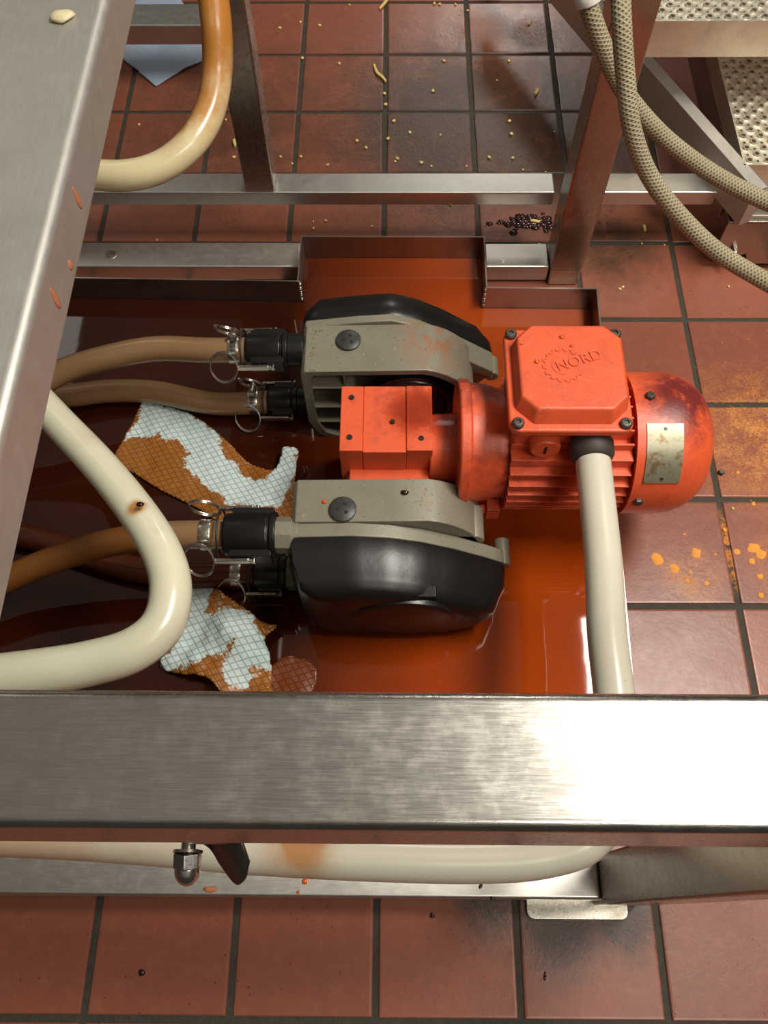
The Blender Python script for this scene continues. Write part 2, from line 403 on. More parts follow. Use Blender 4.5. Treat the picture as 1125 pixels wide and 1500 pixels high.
def tube(bm, path, r, n=24, per=14, spline=True, caps=True):
    pts = crspline(path, per) if spline else [Vector(p) for p in path]
    uvl = bm.loops.layers.uv.get('uv') or bm.loops.layers.uv.new('uv')
    d, a, b = frame(pts[1] - pts[0]); rings = []; L = 0; Ls = []
    for i, p in enumerate(pts):
        t = (pts[min(i + 1, len(pts) - 1)] - pts[max(i - 1, 0)]).normalized()
        a = (a - t * a.dot(t)).normalized(); b = t.cross(a)
        if i: L += (p - pts[i - 1]).length
        Ls.append(L); rr = r(i / (len(pts) - 1)) if callable(r) else r
        rings.append([bm.verts.new(p + (a * math.cos(2 * PI * j / n) + b * math.sin(2 * PI * j / n)) * rr) for j in range(n)])
    for i in range(len(rings) - 1):
        for j in range(n):
            f = bm.faces.new((rings[i][j], rings[i][(j + 1) % n], rings[i + 1][(j + 1) % n], rings[i + 1][j]))
            for lp, (u, v) in zip(f.loops, ((j / n, Ls[i]), ((j + 1) / n, Ls[i]), ((j + 1) / n, Ls[i + 1]), (j / n, Ls[i + 1]))): lp[uvl].uv = (u, v)
    if caps: bm.faces.new(rings[0][::-1]); bm.faces.new(rings[-1])
    return pts
def rrect(x0, y0, x1, y1, r, k=5):
    out = []
    for cx, cy, a0 in ((x1 - r, y0 + r, -PI / 2), (x1 - r, y1 - r, 0), (x0 + r, y1 - r, PI / 2), (x0 + r, y0 + r, PI)):
        for i in range(k + 1): out.append((cx + r * math.cos(a0 + i * PI / 2 / k), cy + r * math.sin(a0 + i * PI / 2 / k)))
    return out

# ------------------------------------------------------------------ floor: real tiles on a grout bed
T = .155
def build_floor():
    bm = NB(); box(bm, (-13 * T, -15 * T, -.03), (13 * T, 20 * T, -.0022), 1)
    tl = bm.faces.layers.float.new('tile_tone')
    g = .0038
    for i in range(-13, 13):
        for j in range(-15, 20):
            x0, y0 = i * T + g, j * T + g; x1, y1 = (i + 1) * T - g, (j + 1) * T - g
            jit = lambda: random.uniform(-.0006, .0006)
            o = [Vector((x0 + jit(), y0 + jit(), 0)), Vector((x1 + jit(), y0 + jit(), 0)), Vector((x1 + jit(), y1 + jit(), 0)), Vector((x0 + jit(), y1 + jit(), 0))]
            c = sum(o, Vector()) / 4; tone = random.random(); dz = random.uniform(-.0004, .0004)
            rings = []
            for s, z in ((0, -.0025), (.0, -.0012), (.0011, -.0002), (.003, 0)):
                rings.append([bm.verts.new(p + (c - p).normalized() * s * 1.4 + Vector((0, 0, z + dz))) for p in o])
            fs = []
            for q, w in zip(rings, rings[1:]):
                for k in range(4): fs.append(bm.faces.new((q[k], q[(k + 1) % 4], w[(k + 1) % 4], w[k])))
            fs.append(bm.faces.new(rings[-1]))
            for f in fs: f[tl] = tone
    o = finish('floor', bm, ['tile', 'grout'], smooth=False); o['kind'] = 'structure'
build_floor()

# ------------------------------------------------------------------ machine frame (welded, one thing)
fr = empty('machine_frame', (.0, -1.56, 0), 'welded stainless steel frame whose big front beam crosses in front of the liquid tray', 'frame')
def part(name, a, b, mat, parent=fr, bev=.003, seg=3):
    bm = NB(); box(bm, a, b); return finish(name, bm, mat, parent, bev, seg)
part('front_beam', (-.95, -1.571, .545), (.62, -1.507, .627), 'steel_x', bev=.006, seg=4)
part('side_beam', (-.34, -1.507, .577), (-.203, .35, .627), 'steel_y', bev=.007, seg=4)
part('leg', (.240, -1.592, .004), (.290, -1.542, .545), 'steel_z')
part('leg', (.257, -.708, .034), (.307, -.658, .95), 'steel_z')
part('leg', (-.206, -.631, .115), (-.162, -.589, .95), 'steel_z')
part('leg', (-.95, -1.592, .0), (-.90, -1.542, .545), 'steel_z')
part('lower_rail', (-.95, -1.587, .006), (.240, -1.540, .048), 'steel_rail', bev=.004)
part('lower_rail', (-.95, -.702, .004), (-.129, -.652, .035), 'steel_rail')
part('lower_rail', (.158, -.702, .004), (.257, -.654, .035), 'steel_rail')
part('cross_rail', (-.95, -.631, .090), (.257, -.590, .115), 'steel_rail', bev=.0025)
part('cross_rail', (.307, -.631, .090), (.500, -.590, .115), 'steel_rail', bev=.0025)
bm = NB(); prism(bm, rrect(.166, -1.606, .278, -1.535, .008), 'Z', 0.0005, .0055)
o = finish('foot_plate', bm, 'nickel', fr, .001); o['label'] = 'grimy nickel coloured foot plate'
bm = NB(); box(bm, (.2585, -.7075, .0), (.3055, -.6595, .036))
o = finish('leg_foot', bm, 'nickel', fr, .003); o['label'] = 'dirty pale metal foot sleeve'
bm = NB(); cyl(bm, (-.425, -.678, .0345), (-.425, -.678, .0358), .0085)
finish('plug', bm, 'nickel', fr)
bm = NB(); cyl(bm, (.185, -.690, .0345), (.185, -.690, .0365), .0035)
finish('rivet', bm, 'chrome', fr)
part('beam_bracket', (-.118, -1.563, .43), (-.092, -1.557, .547), 'steel_dark', bev=.001)

# low rail of the machine behind, top left
rf = empty('rear_stand', (-.34, -.19, 0), 'low dull steel stand rail behind the side beam, over the pale blue paper', 'stand')
y1, y0 = at(250, 5, .12).y, at(250, 37, .12).y
part('rail', (-.95, y0, .084), (-.235, y1, .12), 'steel_rail', rf)
part('leg', (-.93, y0 + .005, .0), (-.89, y1 - .005, .084), 'steel_z', rf)
part('leg', (-.262, y0 + .012, .0), (-.238, y1 - .012, .084), 'steel_z', rf)

# ------------------------------------------------------------------ drip tray and its liquid
OUT = [(.293, -1.50), (.317, -.770), (.155, -.768), (.1555, -.669), (-.126, -.668), (-.127, -.756), (-.95, -.741), (-.95, -1.50)]
tr = empty('drip_tray', (-.1, -1.1, 0), 'shallow stainless drip tray holding the orange brown liquid, with a square notch at its back', 'tray')
bm = NB()
IN = inset(OUT, .0022)
def ring(bm, O, I, z0, z1):
    n = len(O)
    a = [bm.verts.new((*p, z0)) for p in O]; b = [bm.verts.new((*p, z1)) for p in O]
    c = [bm.verts.new((*p, z1)) for p in I]; d = [bm.verts.new((*p, z0)) for p in I]
    for i in range(n):
        j = (i + 1) % n
        bm.faces.new((a[i], a[j], b[j], b[i])); bm.faces.new((b[i], b[j], c[j], c[i])); bm.faces.new((c[i], c[j], d[j], d[i])); bm.faces.new((d[i], d[j], a[j], a[i]))
ring(bm, OUT, IN, .004, .065)
finish('wall', bm, 'steel_dark', tr, smooth=False)
bm = NB(); prism(bm, IN, 'Z', .002, .0045); finish('base', bm, 'steel_dark', tr, smooth=False)
bm = NB()
for (x, y, dy) in ((-.1235, -.7565, 0), (.1525, -.7685, 0)):
    bm = NB()
    tube(bm, [(x, y - .0, .022 + k * .0042 ) for k in range(11)], lambda t: .0022 + .0010 * math.sin(t * 55), 8, 4)
    finish('weld_bead', bm, 'chrome', tr)
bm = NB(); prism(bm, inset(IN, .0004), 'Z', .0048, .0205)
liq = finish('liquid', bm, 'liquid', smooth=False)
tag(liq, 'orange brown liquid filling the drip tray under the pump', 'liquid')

# ------------------------------------------------------------------ twin head pump
pu = empty('hose_pump', (.10, -1.08, .02), 'orange geared motor driving two grey and black hose pump heads, standing in the tray', 'pump')
AZ, AY = .160, -1.091
# outlines in (x, z)
def arc(cx, cz, r, a0, a1, k):
    return [(cx + r * math.cos(math.radians(a0 + (a1 - a0) * i / k)), cz + r * math.sin(math.radians(a0 + (a1 - a0) * i / k))) for i in range(k + 1)]
BODY = [(-.099, .060), (-.099, .168), (-.094, .175), (.016, .178)] + arc(.040, .098, .083, 78, -70, 14) + [(.030, .016), (-.070, .016), (-.088, .026)]
FLG_R = [(-.102, .050), (-.102, .160), (-.096, .170), (-.03, .180), (.014, .184), (.05, .172), (.09, .148), (.128, .120), (.150, .104), (.153, .085), (.148, .062), (.128, .034), (.095, .016), (.05, .008), (-.06, .008), (-.09, .022)]
FLG_F = [(-.102, .050), (-.102, .158), (-.097, .172), (-.03, .176), (.014, .171), (.05, .160), (.09, .140), (.128, .116), (.150, .100), (.153, .085), (.148, .062), (.128, .034), (.095, .016), (.05, .008), (-.06, .008), (-.09, .022)]
def resample(pts, n):
    P = [Vector(p) for p in pts] + [Vector(pts[0])]; L = [0]
    for a, b in zip(P, P[1:]): L.append(L[-1] + (b - a).length)
    out = []
    for k in range(n):
        s = L[-1] * k / n; i = max(j for j in range(len(L)) if L[j] <= s + 1e-12); i = min(i, len(P) - 2)
        t = (s - L[i]) / (L[i + 1] - L[i]); out.append(tuple(P[i].lerp(P[i + 1], t)))
    return out
def scale2(pts, k, c=(.02, .092)): return [(c[0] + (x - c[0]) * k, c[1] + (z - c[1]) * k) for x, z in pts]
def pump_head(sgn, front, inner, outer, covy):
    """front: this head faces the viewer. inner = Y of the open gear side, outer = Y of the flange seam, covy = far Y of cover"""
    bm = NB(); FLG = FLG_F if front else FLG_R
    I = scale2(BODY, .90)
    fl = outer - (outer - inner) * (.24 if front else .14)
    loft(bm, [(inner, I), (inner, BODY), (fl, BODY)], 'Y', (False, True))
    loft(bm, [(inner, I), (fl - (fl - inner) * .1, I)], 'Y', (False, True))
    s = 1 if outer > inner else -1
    # ribs inside the open face
    for z in (.052, .088, .132): box(bm, (-.093, min(inner + .003 * s, fl), z), (-.035, max(inner + .003 * s, fl), z + .004))
    box(bm, (-.047, min(inner + .004 * s, fl), .03), (-.043, max(inner + .004 * s, fl), .165))
    loft(bm, [(fl, FLG), (outer, FLG)], 'Y')
    # lug and boss at the round end
    cyl(bm, (.150, fl + .018 * -s, .088), (.150, outer, .088), .0095, 20)
    if front:
        cyl(bm, (.112, inner + .012 * s, .124), (.112, fl, .124), .013, 20)
        box(bm, (.09, inner + .020 * s, .10), (.112, fl, .139)) if s > 0 else box(bm, (.09, fl, .10), (.112, inner + .020 * s, .139))
    else:
        # stiffening arm that runs from the body to the lug
        prism(bm, [(.03, .160), (.05, .178), (.150, .108), (.150, .094), (.10, .118)], 'Y', fl - .024 * s, fl)
    h = finish('pump_housing', bm, 'grey', pu, .0018, 2)
    # raised ledge on the drum and the step in the flat top
    bm = NB(); box(bm, (-.078, min(outer, fl) - (.0 if s > 0 else 0), .176), (.014, max(outer, fl), .1805))
    bm.free()
    bm = NB(); cyl(bm, (.04, inner + .004 * s, .098), (.04, inner + .012 * s, .098), .058, 40); torus(bm, (.04, inner + .004 * s, .098), (0, 1, 0), .050, .003, 40, 8)
    finish('rotor_guard', bm, 'black', h)
    # plug with three small holes on the flat top
    px, py = (-.040, (inner + outer) / 2 + .004 * s)
    bm = NB(); lathe(bm, (px, py, .1765), (0, 0, 1), [(0, .0155), (.0035, .0155), (.0045, .0140), (.0045, .001)], 30)
    pl = finish('plug', bm, 'plug', h); pl['label'] = 'black plug with three holes'
    bm = NB()
    for k in range(3):
        a = k * 2 * PI / 3 + 1.2; cyl(bm, (px + .0062 * math.cos(a), py + .0062 * math.sin(a), .1795), (px + .0062 * math.cos(a), py + .0062 * math.sin(a), .1813), .0022, 14)
    finish('plug_hole', bm, 'hole', h)
    # cover
    C0 = resample(FLG, 64); d = covy - outer
    C = C0 if not front else C0
    bm = NB()
    loft(bm, [(outer, scale2(C, .985)), (outer + d * .08, scale2(C, 1.0)), (outer + d * .42, scale2(C, .985)), (outer + d * .62, scale2(C, .93)),
              (outer + d * .70, scale2(C, .915)), (outer + d * .86, scale2(C, .88)), (outer + d * .95, scale2(C, .80)), (outer + d, scale2(C, .70))], 'Y')
    c = finish('pump_cover', bm, 'black', pu, 0)
    bm = NB()
    E = [(.03 + .062 * math.cos(t), .095 + .052 * math.sin(t)) for t in [2 * PI * i / 48 for i in range(48)]]
    loft(bm, [(outer + d * .9, E), (outer + d * 1.02, [(x * .98 + .0006, z * .98 + .002) for x, z in E]), (outer + d * 1.05, [(.03 + (x - .03) * .9, .095 + (z - .095) * .9) for x, z in E])], 'Y')
    finish('cover_boss', bm, 'black', c, .001)
    if front:
        bm = NB(); box(bm, (.036, outer + d * .92, .126), (.066, outer + d * .70, .1495)); finish('latch', bm, 'black', c, .002)
    # port collars on the left
    for z in (.155, .036):
        bm = NB(); yy = (inner + outer) / 2 + (.006 if not front else -.026)
        lathe(bm, (-.118, yy, z), (1, 0, 0), [(0, .0215), (.020, .0215)], 8 if front else 32, ph=PI / 8)
        cyl(bm, (-.100, yy, z), (-.09, yy, z), .019)
        finish('port_collar', bm, 'grey' if front else 'black', h, .001)
pump_head(1, False, -.999, -.915, -.866)
pump_head(-1, True, -1.150, -1.222, -1.290)
# small raised pads on the front head's flat top
# gearbox
bm = NB()
box(bm, (-.046, -1.120, .018), (-.019, -1.030, .190)); box(bm, (-.019, -1.121, .018), (.032, -1.029, .1885)); box(bm, (.032, -1.120, .018), (.063, -1.030, .191))
gb = finish('gearbox', bm, 'orange', pu, .0014)
bm = NB(); box(bm, (-.036, -1.138, .134), (.060, -1.119, .146)); box(bm, (-.040, -1.128, .018), (.061, -1.119, .134)); finish('gearbox_flange', bm, 'orange', gb, .002)
bm = NB(); lathe(bm, (.060, AY, AZ - .012), (1, 0, 0), [(0, .040), (.034, .042)], 40); cyl(bm, (.06, AY + .01, .10), (.15, AY + .01, .11), .035)
finish('gearbox_neck', bm, 'orange', gb, .002)
for (px_, py_) in ((515, 582), (512, 640), (575, 617), (617, 642)):
    p = at(px_, py_, .191); bm = NB(); cyl(bm, (p.x, p.y, .185), (p.x, p.y, .1915), .0034 if px_ != 575 else .0028, 16)
    finish('threaded_hole', bm, 'hole', gb)
# output hubs between gearbox and heads
for (ya, yb) in ((-1.032, -.990), (-1.160, -1.118)):
    bm = NB(); cyl(bm, (.03, ya, .098), (.03, yb, .098), .036); finish('output_hub', bm, 'orange', gb, .002)
# motor
bm = NB()
lathe(bm, (.092, AY, AZ), (1, 0, 0), [(0, .050), (0, .0745), (.002, .0765), (.012, .0765), (.014, .072), (.034, .070), (.046, .066), (.056, .066)], 64)
finish('gear_bell', bm, 'orange', pu, .001)
bm = NB()
cyl(bm, (.146, AY, AZ), (.290, AY, AZ), .060, 56)
for s_ in (-1, 1):
    for k in range(9):
        z = -.056 + k * .014
        w = math.sqrt(max(.080 ** 2 - z * z, 0)); w0 = math.sqrt(max(.056 ** 2 - min(abs(z), .055) ** 2, 0))
        y0_, y1_ = sorted((AY + s_ * w0 * .9, AY + s_ * w)); box(bm, (.148, y0_, AZ + z - .0014), (.284, y1_, AZ + z + .0014))
    for k in range(9):
        y = -.056 + k * .014
        w = math.sqrt(max(.080 ** 2 - y * y, 0)); w0 = math.sqrt(max(.056 ** 2 - min(abs(y), .055) ** 2, 0))
        z0_, z1_ = sorted((AZ + s_ * w0 * .9, AZ + s_ * w)); box(bm, (.148, AY + y - .0014, z0_), (.284, AY + y + .0014, z1_))
finish('motor_body', bm, 'orange', pu, .0006, 1)
bm = NB()
for x, y, z in ((.142, -1.156, .112), (.142, -1.026, .112)):
    bm = NB(); box(bm, (x - .012, y - .008, z - .012), (x + .004, y + .008, z + .012)); cyl(bm, (x - .022, y, z), (x - .011, y, z), .006, 6)
    finish('clamp_bolt', bm, 'orange', pu, .001)
R = .0845
bm = NB()
prof = [(0, R - .004), (0, R), (.042, R)] + [(.042 + .057 * math.sin(a), R - .050 + .050 * math.cos(a)) for a in [i * PI / 2 / 10 for i in range(1, 11)]] + [(.099, .001)]
lathe(bm, (.286, AY, AZ), (1, 0, 0), prof, 72, caps=False)
lathe(bm, (.287, AY, AZ), (1, 0, 0), [(0, .0795), (.04, .0795)], 72)
fc = finish('fan_cover', bm, 'orange', pu)
def on_cover(x, ang, r=R):       # angle measured from straight up towards the viewer
    return Vector((x, AY - r * math.sin(ang), AZ + r * math.cos(ang)))
bm = NB()                        # curved nameplate
xs = [.296 + .040 * i / 4 for i in range(5)]; an = [math.radians(16 + 46 * i / 10) for i in range(11)]
G = [[[bm.verts.new(on_cover(x, a, R + h)) for a in an] for x in xs] for h in (.0002, .0014)]
for h in (0, 1):
    for i in range(4):
        for j in range(10): bm.faces.new((G[h][i][j], G[h][i + 1][j], G[h][i + 1][j + 1], G[h][i][j + 1]))
for i in range(4):
    for j in (0, 10): bm.faces.new((G[0][i][j], G[0][i + 1][j], G[1][i + 1][j], G[1][i][j]))
for j in range(10):
    for i in (0, 4): bm.faces.new((G[0][i][j], G[0][i][j + 1], G[1][i][j + 1], G[1][i][j]))
npl = finish('nameplate', bm, 'nameplate', fc)
for a in (20, 58):
    bm = NB(); p = on_cover(.316, math.radians(a), R + .001); d = (on_cover(.316, math.radians(a), 1) - Vector((.316, AY, AZ))).normalized()
    lathe(bm, p, d, [(0, .0022), (.0012, .0018), (.0014, .0003)], 14); finish('rivet', bm, 'dark_bolt', npl)
for x, a in ((.303, -7), (.297, 82)):
    bm = NB(); p = on_cover(x, math.radians(a), R - .002); d = Vector((0, -math.sin(math.radians(a)), math.cos(math.radians(a))))
    lathe(bm, p, d, [(0, .0058), (.005, .0058), (.0065, .0045)], 6); finish('cover_bolt', bm, 'dark_bolt', fc, .0006)
# terminal box
tb = part('terminal_box', (.148, -1.132, .205), (.258, -1.030, .276), 'orange', pu, .006)
bm = NB(); prism(bm, rrect(.138, -1.150, .268, -1.018, .012), 'Z', .272, .283); lid = finish('lid', bm, 'orange', tb, .003, 3)
ch = lambda x0, y0, x1, y1, c: [(x0 + c, y0), (x1 - c, y0), (x1, y0 + c), (x1, y1 - c), (x1 - c, y1), (x0 + c, y1), (x0, y1 - c), (x0, y0 + c)]
bm = NB(); loft(bm, [(.282, ch(.1445, -1.142, .2640, -1.023, .019)), (.297, ch(.1485, -1.1355, .2620, -1.025, .017)), (.3005, ch(.1505, -1.1330, .2600, -1.0270, .016))], 'Z')
finish('raised_lid_panel', bm, 'orange', tb, .002, 3)
for x, y in ((.1460, -1.0265), (.2605, -1.0265), (.1470, -1.1415), (.2590, -1.1415)):
    bm = NB(); lathe(bm, (x, y, .2825), (0, 0, 1), [(0, .0065), (.004, .0065), (.0055, .0050), (.0057, .0028), (.004, .0026)], 20); finish('lid_screw', bm, 'dark_bolt', tb)
# embossed gear emblem and letters on the lid
def ribbon(bm, pts, w, z0, z1, closed=True):
    P = [Vector(p) for p in pts]; n = len(P); A = inset([tuple(p) for p in P], w / 2); B = inset([tuple(p) for p in P], -w / 2)
    for i in range(n if closed else n - 1):
        j = (i + 1) % n
        q = [A[i], A[j], B[j], B[i]]; lo = [bm.verts.new((*p, z0)) for p in q]; hi = [bm.verts.new((*p, z1)) for p in q]
        bm.faces.new(hi)
        for k in range(4): bm.faces.new((lo[k], lo[(k + 1) % 4], hi[(k + 1) % 4], hi[k]))
bm = NB(); gc = at(825, 535, .3005); tooth = []
NT = 15
for i in range(NT * 6):
    a = 2 * PI * i / (NT * 6) + .3; ph = i % 6
    if -.55 < ((a + PI) % (2 * PI)) - PI < .75: continue
    r = .0215 if ph in (0, 1, 5) else .0188
    tooth.append((gc.x + r * math.cos(a), gc.y + r * math.sin(a)))
# keep the open side on the right where the lettering leaves the wheel
k0 = max(range(len(tooth)), key=lambda i: (Vector(tooth[i]) - Vector(tooth[i - 1])).length); tooth = tooth[k0:] + tooth[:k0]
ribbon(bm, tooth, .0014, .3000, .3014, False)
inner_arc = [(gc.x + .0115 * math.cos(math.radians(a)), gc.y + .0115 * math.sin(math.radians(a))) for a in range(110, 300, 10)]
ribbon(bm, inner_arc, .0010, .3000, .3011, False)
finish('gear_emblem', bm, 'orange', lid)
def text_mesh(s, size, loc, rz, h, mat, parent, name):
    cu = bpy.data.curves.new(name, 'FONT'); cu.body = s; cu.size = size; cu.extrude = h; cu.align_x = 'LEFT'; cu.align_y = 'CENTER'; cu.offset = .0002; cu.space_character = 1.05
    t = bpy.data.objects.new(name, cu); COL.objects.link(t); bpy.context.view_layer.update()
    me = bpy.data.meshes.new_from_object(t.evaluated_get(bpy.context.evaluated_depsgraph_get())); COL.objects.unlink(t); bpy.data.objects.remove(t)
    me.transform(Matrix.Translation(Vector(loc)) @ Matrix.Rotation(rz, 4, 'Z') @ Matrix.Shear('XZ', 4, (0, 0)))
    me.materials.append(M[mat]); o = bpy.data.objects.new(name, me); COL.objects.link(o); o.parent = parent
    o.matrix_parent_inverse = Matrix.Translation(-parent.location); return o
lt = text_mesh('NORD', .0170, (gc.x - .007, gc.y - .003, .3006), math.radians(20), .0011, 'orange', lid, 'raised_lettering')
# slotted plug and cable gland on the viewer's side of the box
bm = NB(); lathe(bm, (.182, -1.131, .241), (0, -1, 0), [(0, .0165), (.015, .0165), (.0175, .0150), (.0175, .001)], 32); bp = finish('blanking_plug', bm, 'orange', tb)
bm = NB(); box(bm, (.1805, -1.1492, .234), (.1832, -1.1475, .248)); finish('screw_slot', bm, 'hole', tb)
bm = NB(); lathe(bm, (.231, -1.131, .245), (0, -1, 0), [(0, .021), (.010, .022), (.012, .024), (.026, .0235), (.032, .020), (.034, .0165)], 32)
finish('cable_gland', bm, 'gland', tb)

# ------------------------------------------------------------------ pale conduit: motor, under the front beam, away to the left
def hose(name, path, r, mat, label, cat='hose', group=None, n=28, per=14, fill=None, loc=None):
    path = [Vector(p) for p in path]          # hoses that run off to the left carry on past the side beam
    if path[0].x < -.34: path = [Vector((-.93, path[0].y + .02, path[0].z)), Vector((-.65, path[0].y + .01, path[0].z))] + path
    if path[-1].x < -.34 and name != 'braided_hose': path = path + [Vector((-.65, path[-1].y + .01, path[-1].z)), Vector((-.93, path[-1].y + .02, path[-1].z))]
    bm = NB(); pts = tube(bm, path, r, n, per)
    o = finish(name, bm, mat, loc=loc or tuple(path[0]))
    if fill is not None:
        a = o.data.attributes.new('fill', 'FLOAT', 'POINT'); k = len(o.data.vertices) 
        for i in range(k): a.data[i].value = fill((i // n) / max(1, len(pts) - 1))
    return tag(o, label, cat, group)
A = lambda *l: [at(*q) for q in l]
hose('conduit', [(.231, -1.1655, .245), (.2305, -1.20, .246), (.229, -1.28, .247), (.222, -1.36, .257), (.2205, -1.43, .262), (.215, -1.495, .262), (.190, -1.540, .258), (.150, -1.556, .252), (.09, -1.561, .250), (.0, -1.560, .253), (-.10, -1.556, .258), (-.25, -1.546, .262), (-.45, -1.54, .265)], .0188, 'conduit',
     'pale grey conduit hanging from the motor gland and running left beneath the front beam', 'conduit')
M['hose_loop'] = m_hose('cream hose', [(tuple(at(200, 745, .30)), .004, .016, .95), (tuple(at(232, 785, .30)), .002, .010, .7), (tuple(at(130, 640, .28)), .0, .03, .2)], srgb(224, 220, 192))
hose('cream_hose', A((-30, 480, .24), (20, 545, .25), (80, 612, .26), (140, 675, .27), (195, 742, .28), (235, 805, .29), (250, 860, .295), (238, 915, .295), (195, 952, .295), (130, 972, .292), (60, 984, .29), (-20, 994, .285), (-110, 1004, .28), (-200, 1010, .28)), lambda t: .0168 + .0062 * t, 'hose_loop',
     'thick cream hose looping to a bend in front of the dark liquid at left')
M['hose_stained'] = m_hose('stained cream hose', [(tuple(at(310, -20, .515)), .03, .07, .95), (tuple(at(310, 40, .50)), .02, .06, .95), (tuple(at(302, 100, .47)), .02, .05, .9), (tuple(at(288, 160, .455)), .012, .045, .85), (tuple(at(255, 208, .44)), .0, .035, .6), (tuple(at(270, 192, .45)), .0, .012, 1.0)], srgb(224, 210, 166), srgb(180, 116, 44))
hose('cream_hose', A((296, -90, .56), (308, -30, .53), (317, 40, .50), (318, 105, .47), (308, 160, .45), (284, 205, .44), (243, 240, .43), (195, 256, .425), (140, 256, .42), (80, 245, .42), (0, 200, .42)), .0152, 'hose_stained',
     'brown stained cream hose curving down behind the side beam at upper left')

# ------------------------------------------------------------------ translucent hoses, clamps, couplings
RY, FY = -.951, -1.212
def clear_hose(path, label, fill, end_r=.0165, mat='clear_hose'):
    return hose('braided_clear_hose', path, end_r, mat, label, 'hose', None, 28, 12, fill)
clear_hose(A((-60, 620, .10), (20, 585, .12), (90, 545, .13), (160, 523, .14), (230, 511, .148)) + [Vector((-.22, RY, .154)), Vector((-.150, RY, .155))], 'upper translucent brown hose running left from the rear pump head', lambda t: .25)
clear_hose(A((-60, 560, .05), (20, 572, .05), (90, 580, .045), (160, 573, .042), (230, 575, .040)) + [Vector((-.235, RY - .004, .037)), Vector((-.150, RY, .036))], 'lower translucent brown hose running left from the rear pump head', lambda t: .35)
clear_hose(A((-90, 890, .08), (-10, 858, .09), (60, 827, .11), (130, 803, .13), (200, 788, .145)) + [Vector((-.235, FY, .154)), Vector((-.158, FY, .155))], 'translucent hose half full of amber liquid, passing behind the cream hose loop', lambda t: .95 if t < .76 else .3)
clear_hose(A((-60, 770, .036), (30, 783, .036), (110, 808, .036), (190, 832, .036)) + [Vector((-.245, FY - .004, .036)), Vector((-.150, FY, .036))], 'dark brown hose lying low in the liquid, leading to the front pump head', lambda t: .7, mat='dark_hose')

def hose_clamp(x, y, z, label, ang, screw=True):
    e = empty('hose_clamp', (x, y, z), label, 'hose clamp')
    bm = NB(); lathe(bm, (x - .0065, y, z), (1, 0, 0), [(0, .0168), (0, .0178), (.0015, .0182), (.0115, .0182), (.013, .0178), (.013, .0168)], 36, caps=False); finish('band', bm, 'nickel', e)
    bm = NB()
    for k in range(11):
        a = ang + .35 + k * .09; c = Vector((x, y + .0183 * math.cos(a), z + .0183 * math.sin(a)))
        box(bm, (-.0035, -.0004, -.0003), (.0035, .0004, .0003), 0, Matrix.Translation(c) @ Matrix.Rotation(a - PI / 2, 4, 'X'))
    finish('thread_slots', bm, 'hole', e)
    if screw:
        d = Vector((0, math.cos(ang), math.sin(ang))); t = Vector((0, -math.sin(ang), math.cos(ang))); c = Vector((x, y, z)) + d * .0225
        bm = NB(); lathe(bm, c - t * .009, t, [(0, .0042), (.001, .0052), (.014, .0052), (.015, .006), (.020, .006), (.021, .004)], 16)
        finish('worm_screw', bm, 'nickel', e)
    return e
hose_clamp(-.187, RY, .155, 'steel worm clamp on the upper hose of the rear pump head', math.radians(62))
hose_clamp(-.180, RY - .001, .0365, 'steel worm clamp on the lower hose of the rear pump head', math.radians(70))
hose_clamp(-.197, FY, .155, 'rusty worm clamp on the upper hose of the front pump head', math.radians(-70))
hose_clamp(-.182, FY - .002, .036, 'rusty worm clamp low on the dark hose of the front pump head', math.radians(-70))

def coupling(y, z, label, r=.0215, x0=-.172, x1=-.118, ring_dx=0):
    e = empty('cam_coupling', ((x0 + x1) / 2, y, z), label, 'hose coupling')
    bm = NB(); lathe(bm, (x0, y, z), (1, 0, 0), [(0, .0172), (0, r - .002), (.004, r), (x1 - x0 - .010, r), (x1 - x0 - .008, r - .0015), (x1 - x0 - .006, r + .0015), (x1 - x0, r + .0015), (x1 - x0, .017)], 40)
    for s in (-1, 1): box(bm, (x0 + .008, y + s * r - .005, z - .011), (x1 - .004, y + s * r + .005, z + .011))
    finish('body', bm, 'black', e, .0015)
    for s in (-1, 1):
        yy = y + s * (r + .0075)
        bm = NB(); prism(bm, [(x0 - .010, z - .002), (x0 - .010, z + .005), (x0 + .030, z + .007), (x0 + .036, z + .003), (x0 + .030, z - .002)], 'Y', yy - .002, yy + .002)
        lv = finish('cam_lever', bm, 'nickel', e, .0008)
        bm = NB()
        for q in (0, .0018): torus(bm, (x0 - .0265, yy + q, z + .001 + q * .5), (.30 * s, .72 * s, .75), .0190, .0010, 44, 8)
        finish('pull_ring', bm, 'chrome', lv)
        bm = NB(); cyl(bm, (x0 + .036, yy - .004 * s, z + .003), (x0 + .036, yy + .003 * s, z + .003), .0026, 14); finish('cam_pin', bm, 'nickel', lv)
    bm = NB(); tube(bm, [(x0 - .004 , y + (r + .004) * math.cos(a), z + (r + .004) * math.sin(a)) for a in [math.radians(-20 + 10 * i) for i in range(23)]], .0013, 8, 3)
    finish('tie', bm, 'black_rubber', e)
    return e
coupling(RY, .155, 'black cam coupling with steel rings on the upper port of the rear pump head')
coupling(RY, .036, 'black cam coupling with steel ring on the lower port of the rear pump head', x0=-.160)
coupling(FY, .155, 'large black cam coupling with steel rings on the upper port of the front pump head', r=.0255, x0=-.176, x1=-.116)
coupling(FY, .036, 'black cam coupling sitting low beside the front pump cover', x0=-.160)

